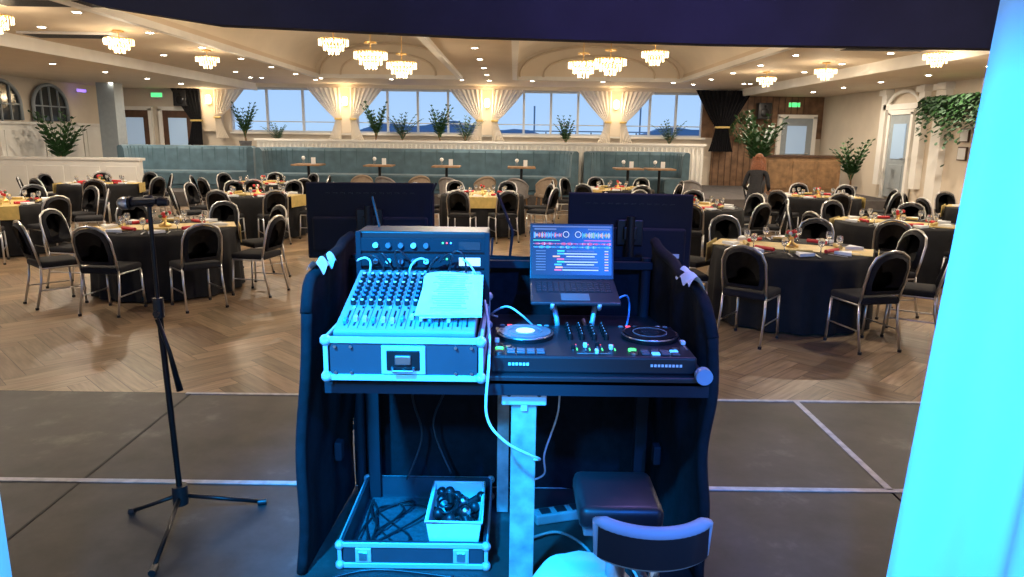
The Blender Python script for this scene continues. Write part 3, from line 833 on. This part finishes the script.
# laptop + stand
b=MB();LX=.245
SIL=mat('laptop_shell',(.07,.072,.085),.4,.7)
Mb=Matrix.Translation((LX,2.67,1.245))@Matrix.Rotation(R(11),4,'X')
b.box((0,.115,0),(.345,.235,.014),SIL,.005,M=Mb)
b.box((0,.15,.0075),(.30,.11,.002),BLACKP,M=Mb)
for r in range(5):
    for c in range(13): b.box((-.138+c*.023,.11+r*.021,.0095),(.018,.016,.002),mat('key_cap',(.03,.03,.035),.5),M=Mb)
b.box((0,.05,.0078),(.11,.065,.001),mat('trackpad',(.15,.155,.17),.3),M=Mb)
Ms=Matrix.Translation((LX,2.67,1.245))@Matrix.Rotation(R(11),4,'X')@Matrix.Translation((0,.235,.006))@Matrix.Rotation(R(-17-11),4,'X')
b.box((0,.004,.115),(.345,.007,.232),SIL,.003,M=Ms)
b.box((0,.0,.115),(.338,.002,.226),BLACKP,M=Ms)
SCR=mat('screen_dark',(.01,.012,.015),.3,emis=(.03,.04,.05),es=.5)
def q(x,z,w,h,m): b.box((x,-.0015,z),(w,.0012,h),m,M=Ms)
q(0,.12,.326,.205,SCR)
SG=mat('screen_grey',(.1,.1,.1),.4,emis=(.22,.24,.27),es=.6);SW=mat('screen_white',(.3,.3,.3),.4,emis=(.95,.97,1),es=.7)
SO=mat('screen_orange',(.5,.25,.1),.4,emis=(1,.45,.1),es=.9);SB=mat('screen_cyan',(.1,.3,.5),.4,emis=(.1,.6,1),es=.8);SGn=mat('screen_green',(.1,.4,.2),.4,emis=(.1,.9,.3),es=.7);SRd=mat('screen_red',(.5,.1,.1),.4,emis=(1,.1,.15),es=.9)
def q2(x,z,w,h,m): b.box((x,-.0028,z),(w,.0012,h),m,M=Ms)
q2(0,.218,.326,.005,SG)
for sx in(-1,1):
    q2(sx*.11,.207,.09,.006,SG)
    for i in range(46):
        hh=random.uniform(.005,.026); b.box((sx*.10-.057+i*.0025,-.0038,.182),(.0016,.001,hh),random.choice([SB,SO,SRd,SB]) if sx<0 else random.choice([SGn,SW,SO,SB]),M=Ms)
    q2(sx*.105,.160,.11,.003,SGn if sx<0 else SRd)
    b.tube([(sx*.025+.012*math.cos(t*.5236),-.004,.185+.012*math.sin(t*.5236)) for t in range(12)],.0015,SW,5,M=Ms,closed=True)
for k,(mm,zz) in enumerate(((SRd,.146),(SB,.132))):
    for i in range(100):
        hh=.0015+.010*abs(math.sin(i*.37+k)*math.sin(i*.11)); b.box((-.158+i*.0032,-.0038,zz),(.0022,.001,hh),mm if i%7 else SW,M=Ms)
for i in range(8):
    z=.116-i*.0112
    q2(.035,z,.15*random.uniform(.7,1),.004,SW if i%3 else SG); q2(-.128,z,.04,.003,SG)
    b.box((-.065+random.uniform(0,.02),-.0038,z),(.03,.001,.006),[SGn,SB,SO,SRd][i%4],M=Ms)
    q2(.142,z,.016,.004,SO if i%2 else SW)
b.obj('laptop')
b=MB()
for s in(-1,1):
    x=LX+s*.09
    b.tube([(x,2.675,1.225),(x,2.88,1.265),(x+s*.0,2.93,1.262)],.008,ALU)
    b.tube([(x,2.675,1.225),(x,2.665,1.245)],.008,ALU)
    b.tube([(x-s*.005,2.76,1.242),(x-s*.02,2.71,1.175),(x-s*.03,2.72,1.108)],.010,ALU)
    b.tube([(x-s*.03,2.72,1.108),(x-s*.03,2.96,1.108)],.008,ALU)
b.cyl((LX-.06,2.72,1.108),(LX+.06,2.72,1.108),.008,ALU)
b.obj('laptop_stand')

def monitor(w,h):
    b=MB()
    b.box((0,0,0),(w,.025,h),BLACKMT,.008)
    b.box((0,.014,0),(w-.02,.004,h-.02),DGLASS)
    b.box((0,-.025,-.06),(w*.9,.03,h*.45),BLACKMT,.012)
    b.box((0,-.05,-.0),(.12,.02,.12),BLACKM,.004)
    for i in range(12): b.box((-.2+i*.036,-.0135,.13),(.02,.003,.006),BLACKM)
    b.box((w*.36,-.042,-h*.30),(.05,.003,.02),PAPER)
    b.cyl((0,-.09,.08),(0,-.09,-h/2-.85),.02,BLACKM,n=14)
    b.box((0,-.07,0),(.06,.05,.06),BLACKM,.004)
    return b,-h/2-.85
for nm_,x,z,rz,w in(('flat_screen_monitor',-.675,1.465,R(4),.60),('flat_screen_monitor',.555,1.43,R(-5),.585)):
    b,zb=monitor(w,.36)
    foot=SZ-z
    b.cyl((0,-.09,zb+.05),(0,-.09,foot+.18),.026,BLACKM,n=14)
    for k in range(3):
        a=R(30+120*k)
        b.tube([(0,-.09,foot+.3),(.3*math.cos(a),-.04+.18*math.sin(a)+.05,foot+.014)],.012,BLACKM)
    b.obj(nm_,(x,3.42,z),rz)
b=MB()
b.tube([(-.38,3.22,1.2),(-.36,3.22,1.62),(-.34,3.2,1.66)],.005,BLACKMT)
b.tube([(-.02,3.2,1.25),(.0,3.2,1.45),(-.07,3.2,1.62)],.006,BLACKMT)
b.tube([(-.1,3.2,1.25),(-.09,3.2,1.42)],.005,BLACKMT)
for x in(-.38,-.02,-.1): b.cyl((x,3.21,1.1),(x,3.21,1.27),.011,BLACKM);b.box((x,3.17,1.15),(.03,.1,.04),BLACKM,.004)
b.obj('gooseneck_lamps')

# floor case lid + bin
b=MB(); casebox(b,-.64,-.085,2.46,3.0,SZ+.004,SZ+.11)
b.box((-.36,2.73,SZ+.02),(.5,.46,.01),mat('foam_lining',(.06,.07,.08),.95,noise=.3,nscale=60,bump=.5))
for x in(-.55,-.18): b.box((x,2.455,SZ+.058),(.06,.008,.06),ALU,.003);b.box((x,2.449,SZ+.058),(.03,.008,.035),CHROME,.002)
b.obj('flight_case_lid')
b=MB()
bx0,bx1,by0,by1=-.315,-.105,2.48,2.80
z0=SZ+.03;z1=SZ+.185
def ring(z,g): return [(bx0+.02-g,by0+.02-g,z),(bx1-.02+g,by0+.02-g,z),(bx1-.02+g,by1-.02+g,z),(bx0+.02-g,by1-.02+g,z)]
vs=ring(z0,0)+ring(z1,.02)+ring(z1,.012)+ring(z0+.008,-.006)
fs=[(0,3,2,1)]+[(k*4+i,k*4+(i+1)%4,(k+1)*4+(i+1)%4,(k+1)*4+i) for k in range(3) for i in range(4)]+[(12,13,14,15)]
b.add(vs,fs,WHITEP)
b.tube([Vector(p) for p in ring(z1,.02)],.007,WHITEP,6,closed=True)
b.obj('plastic_storage_tub')
b=MB()
for i in range(26):
    p=Vector((random.uniform(bx0+.05,bx1-.05),random.uniform(by0+.06,by1-.06),SZ+.06+.012*(i%9)))
    a=random.uniform(0,6.28);d=Vector((math.cos(a),math.sin(a),.6))*.05
    b.cyl(p,p+d,.014,random.choice([BLACKP,BLACKP,BLACKM]),r1=.018,n=10);b.ball(p+d,.022,random.choice([CHROME,BLACKM,BLACKP]),10)
b.tube([(bx0+.07+.04*math.cos(t*.5)*(1),by0+.15+.07*math.sin(t*.5),SZ+.16+.002*t) for t in range(24)],.005,BLACKP,6)
b.obj('microphones_and_leads')
b=MB()
pts=[(-.6+.26*(.5+.5*math.sin(t*.37))*(.6+.4*math.cos(t*.9)),2.53+.36*(.5+.5*math.cos(t*.53+.5)),SZ+.04+.012*math.sin(t*1.3)) for t in range(46)]
def spline(pts,n=10):
    P=[Vector(p) for p in pts];P=[P[0]]+P+[P[-1]];out=[]
    for i in range(1,len(P)-2):
        for k in range(n):
            t=k/n;a,b_,c,d=P[i-1],P[i],P[i+1],P[i+2]
            out.append(.5*((2*b_)+(c-a)*t+(2*a-5*b_+4*c-d)*t*t+(3*b_-a-3*c+d)*t**3))
    out.append(P[-2]);return out
b.tube(spline(pts,4),.0045,BLACKP,6)
b.obj('coiled_cables')
def cable(pts,r,m,name='power_cable'):
    b=MB();b.tube(spline(pts),r,m,8);b.obj(name)
cable([(-.10,2.6,1.27),(-.075,2.35,1.22),(-.07,2.17,1.16),(-.075,2.15,1.0),(-.02,2.14,.92),(.06,2.17,.86),(.10,2.22,.82),(.075,2.30,.78)],.0045,WHITEP)
cable([(-.06,2.95,1.12),(-.08,2.8,1.17),(-.02,2.72,1.22),(.04,2.70,1.19),(.1,2.75,1.12)],.004,WHITEP)
cable([(.17,2.9,1.05),(.19,2.75,.95),(.19,2.7,.8),(.14,2.7,.62),(.14,2.75,.5),(.05,2.8,.45),(.02,2.85,.5)],.004,WHITEP)
cable([(.40,2.72,1.25),(.45,2.76,1.26),(.47,2.8,1.2),(.45,2.75,1.13),(.41,2.7,1.12)],.004,mat('blue_usb_cable',(.1,.4,.8),.4),'usb_cable')
cable([(-.40,2.95,1.05),(-.42,2.9,.8),(-.38,2.9,.6),(-.44,2.85,.42)],.005,BLACKP)
cable([(-.30,2.95,1.05),(-.27,2.9,.85),(-.33,2.9,.65),(-.25,2.85,.45)],.0045,BLACKP)
cable([(.02,2.6,.27),(.2,2.7,.27),(.32,2.55,.27),(.25,2.4,.27),(.45,2.35,.27),(.5,2.6,.27)],.006,GREYF)
cable([(-1.0,1.9,.26),(-.85,2.2,.26),(-.7,2.35,.26),(-.5,2.42,.27),(-.2,2.38,.27)],.006,BLACKP)
b=MB();b.box((0,0,0),(.3,.07,.045),GREYF,.008)
for i in range(4): b.box((-.1+i*.07,0,.024),(.045,.045,.004),BLACKP,.002)
b.obj('power_strip',(.25,2.85,SZ+.024),.3)

# microphone stand
b=MB();mx,my=-1.43,2.83
hub=Vector((mx+.02,my,SZ+.09))
b.cyl(hub,(mx,my,1.19),.0125,BLACKM);b.cyl((mx,my,1.17),(mx,my,1.60),.0085,BLACKM)
b.cyl((mx,my,1.13),(mx,my,1.21),.021,BLACKP,n=14)
b.cyl(hub+Vector((0,0,-.035)),hub+Vector((0,0,.05)),.032,BLACKP,n=16)
for ex_,ey in((-1.63,2.83),(-1.09,2.93),(-1.325,2.40)):
    d=Vector((ex_,ey,0))-Vector((mx+.02,my,0))
    e=Vector((ex_,ey,SZ+.014))
    b.tube([hub+d.normalized()*.02,e],.0095,BLACKM);b.cyl(e-d*.08,e+d*.03,.014,BLACKP,n=10)
b.ball((mx,my,1.60),.026,BLACKP,12);b.cyl((mx-.03,my,1.60),(mx+.045,my,1.60),.014,BLACKM)
b.cyl((mx-.10,my-.01,1.61),(mx+.07,my-.01,1.605),.0075,BLACKM)
b.tube([(mx+.005,my-.03,1.13),(mx+.045,my-.035,1.0),(mx+.075,my-.035,.83)],[.009,.009,.014],BLACKM)
b.cyl((mx,my-.03,1.15),(mx,my+.0,1.15),.012,BLACKP)
b.cyl((mx+.045,my-.01,1.6),(mx+.08,my-.01,1.595),.02,BLACKP,r1=.012)
b.obj('microphone_stand')
b=MB()
b.cyl((mx+.04,my-.02,1.602),(mx-.06,my-.02,1.594),.012,BLACKP,r1=.018,n=14)
b.ball((mx-.085,my-.02,1.592),(.03,.026,.026),CHROME,14);b.cyl((mx-.055,my-.02,1.594),(mx-.065,my-.02,1.594),.028,BLACKM,n=14)
b.obj('microphone')

# stage chair
b=MB();sx,sy=.33,1.95
VIN=mat('grey_blue_vinyl',(.34,.42,.50),.5)
b.box((sx,sy+.09,.775),(.25,.26,.075),BLACKP,.025)
b.box((sx,sy+.09,.73),(.22,.23,.03),GREYF,.006)
b.cyl((sx,sy+.05,.30),(sx,sy+.05,.72),.03,CHROME)
b.lathe([(0,.44),(.12,.45),(.15,.48),(.155,.51),(.13,.54),(0,.55)],(sx-.10,sy+.05,0),PAPER,32,fn=lambda r,z,t:r*(1+.03*math.sin(t*9)+.02*math.sin(t*5+2)))
for k in range(5):
    a=R(72*k+20);e=Vector((sx+.27*math.cos(a),sy+.05+.27*math.sin(a),.31))
    b.tube([(sx,sy+.05,.36),e],[.025,.015],BLACKP);b.ball((e.x,e.y,SZ+.03),.029,BLACKP,10)
cxb,cyb=sx+.06,sy
def bk(r,z0,z1,th0,th1):
    return lambda u,v:(cxb+r*math.sin(R(th0+(th1-th0)*u)),cyb-r*math.cos(R(th0+(th1-th0)*u))*1.0-.04,z0+(z1-z0)*v)
b.surf(bk(.212,.755,.845,-45,45),20,4,BLACKP);b.surf(bk(.18,.755,.845,-45,45),20,4,BLACKP)
top=[bk(.194,.755,.85,-48,48)(i/20,1) for i in range(21)];bot=[bk(.194,.755,.85,-48,48)(i/20,0) for i in range(21)]
b.tube(top+bot[::-1],[.020]*21+[.014]*21,VIN,10,closed=True)
b.tube([(cxb,cyb-.225,.78),(cxb,cyb-.22,.66),(sx,sy-.0,.70)],.016,CHROME)
b.obj('stage_swivel_chair')

# ---------------------------------------------------------------- stage drapes + header
DR=mat('white_stage_drape',(.72,.78,.85),.7,noise=.03,nscale=4)
b=MB()
b.surf(lambda u,v:((.92+.145*v)+u*1.6,1.60+.03*math.sin(u*30+.8)+.012*math.sin(u*75),SZ+.005+2.6*v),140,12,DR)
b.obj('stage_drape')
b=MB()
b.surf(lambda u,v:(-1.235-u*1.6,1.60+.02*math.sin(u*42),SZ+.005+2.6*v),140,12,DR)
b.obj('stage_drape')
b=MB()
pp=[(-3.6,2.80),(-2.9,2.70),(-2.5,2.60),(-1.8,2.50),(-.3,2.45),(1.2,2.425),(3.2,2.42),(6.5,2.42),(6.5,3.38),(-3.6,3.38)]
b.prism([(x,4.55,z) for x,z in pp],(0,.12,0),NAVY)
b.obj('proscenium_header')

# ---------------------------------------------------------------- lights
def light(kind,name,loc,power,col,size=.1,target=None,spot=None,blend=.5):
    l=bpy.data.lights.new(name,kind);l.energy=power;l.color=col
    if kind=='AREA': l.shape='DISK';l.size=size
    elif kind in('POINT','SPOT'): l.shadow_soft_size=size
    if kind=='SPOT': l.spot_size=R(spot);l.spot_blend=blend
    o=bpy.data.objects.new(name,l);o.location=loc;COL.objects.link(o)
    if target: o.rotation_euler=(Vector(target)-Vector(loc)).to_track_quat('-Z','Y').to_euler()
    return o
W=(1,.85,.66)
for x in(-9.5,-6.5,-.72,5.0,8.5):
    for y in(7.5,11.4,15.3,19.2):
        z=3.17 if abs(x+.5)>8.5 else 3.37
        light('AREA','ceiling_downlight',(x,y,z),70,W,.12)
for x in(-10,-5,-1,3,7.5): light('AREA','ceiling_downlight',(x,21.9,3.15),45,W,.12)
for x,y,z in CH: light('POINT','chandelier_light',(x,y,z-.28),25,(1,.82,.58),.12)
for x,y in((-3.4,16.5),(2.3,16.5),(-3.4,11),(2.6,10)): light('POINT','vault_fill',(x,y,3.6),26,(1,.82,.60),.1)  # added fill lights that brighten the vault ceilings, no fittings there
for x in cols_x: light('POINT','sconce_light',(x,YB-.55,2.85),22,(1,.76,.46),.06)
light('SPOT','stage_wash',(-1.0,.5,3.1),2500,(.0,.34,1),.08,(-.42,2.4,1.0),37,.7)
light('SPOT','stage_wash',(-.5,.2,2.2),480,(.0,.32,1),.08,(-.25,2.6,.4),36,.8)
light('SPOT','stage_wash',(.9,-.3,2.9),520,(.01,.17,1),.08,(.25,2.5,.9),40,.8)
light('SPOT','stage_wash',(.2,-.2,2.3),950,(.0,.30,1),.1,(1.50,1.6,1.2),52,.7)
light('SPOT','stage_wash',(-.4,-.2,2.0),420,(.0,.38,1),.1,(-1.75,1.6,.7),44,.5)
light('POINT','stage_wash_violet',(.9,3.2,3.0),60,(.40,.28,1),.1)
light('AREA','stage_worklight',(-2.2,3.4,3.2),12,(1,.80,.62),.3)
light('AREA','stage_worklight',(2.6,3.4,3.2),12,(1,.80,.62),.3)

w=bpy.data.worlds.new('dusk_sky');scene.world=w;w.use_nodes=True;nt=w.node_tree
bg=nt.nodes['Background'];tc=nt.nodes.new('ShaderNodeTexCoord');sp=nt.nodes.new('ShaderNodeSeparateXYZ');rp=nt.nodes.new('ShaderNodeValToRGB')
nt.links.new(tc.outputs['Generated'],sp.inputs[0]);nt.links.new(sp.outputs['Z'],rp.inputs[0]);nt.links.new(rp.outputs[0],bg.inputs[0])
e=rp.color_ramp.elements;e[0].position=0;e[0].color=(.40,.60,.88,1);e[1].position=.3;e[1].color=(.18,.40,.82,1)
bg.inputs[1].default_value=1.15

cam=bpy.data.cameras.new('camera');co=bpy.data.objects.new('camera',cam);COL.objects.link(co)
cam.sensor_width=36;cam.lens=25.3;cam.clip_start=.05;cam.clip_end=2000
co.matrix_world=Matrix.Translation((0,0,1.87))@Matrix.Rotation(R(78),4,'X')@Matrix.Rotation(R(.75),4,'Z')
scene.camera=co
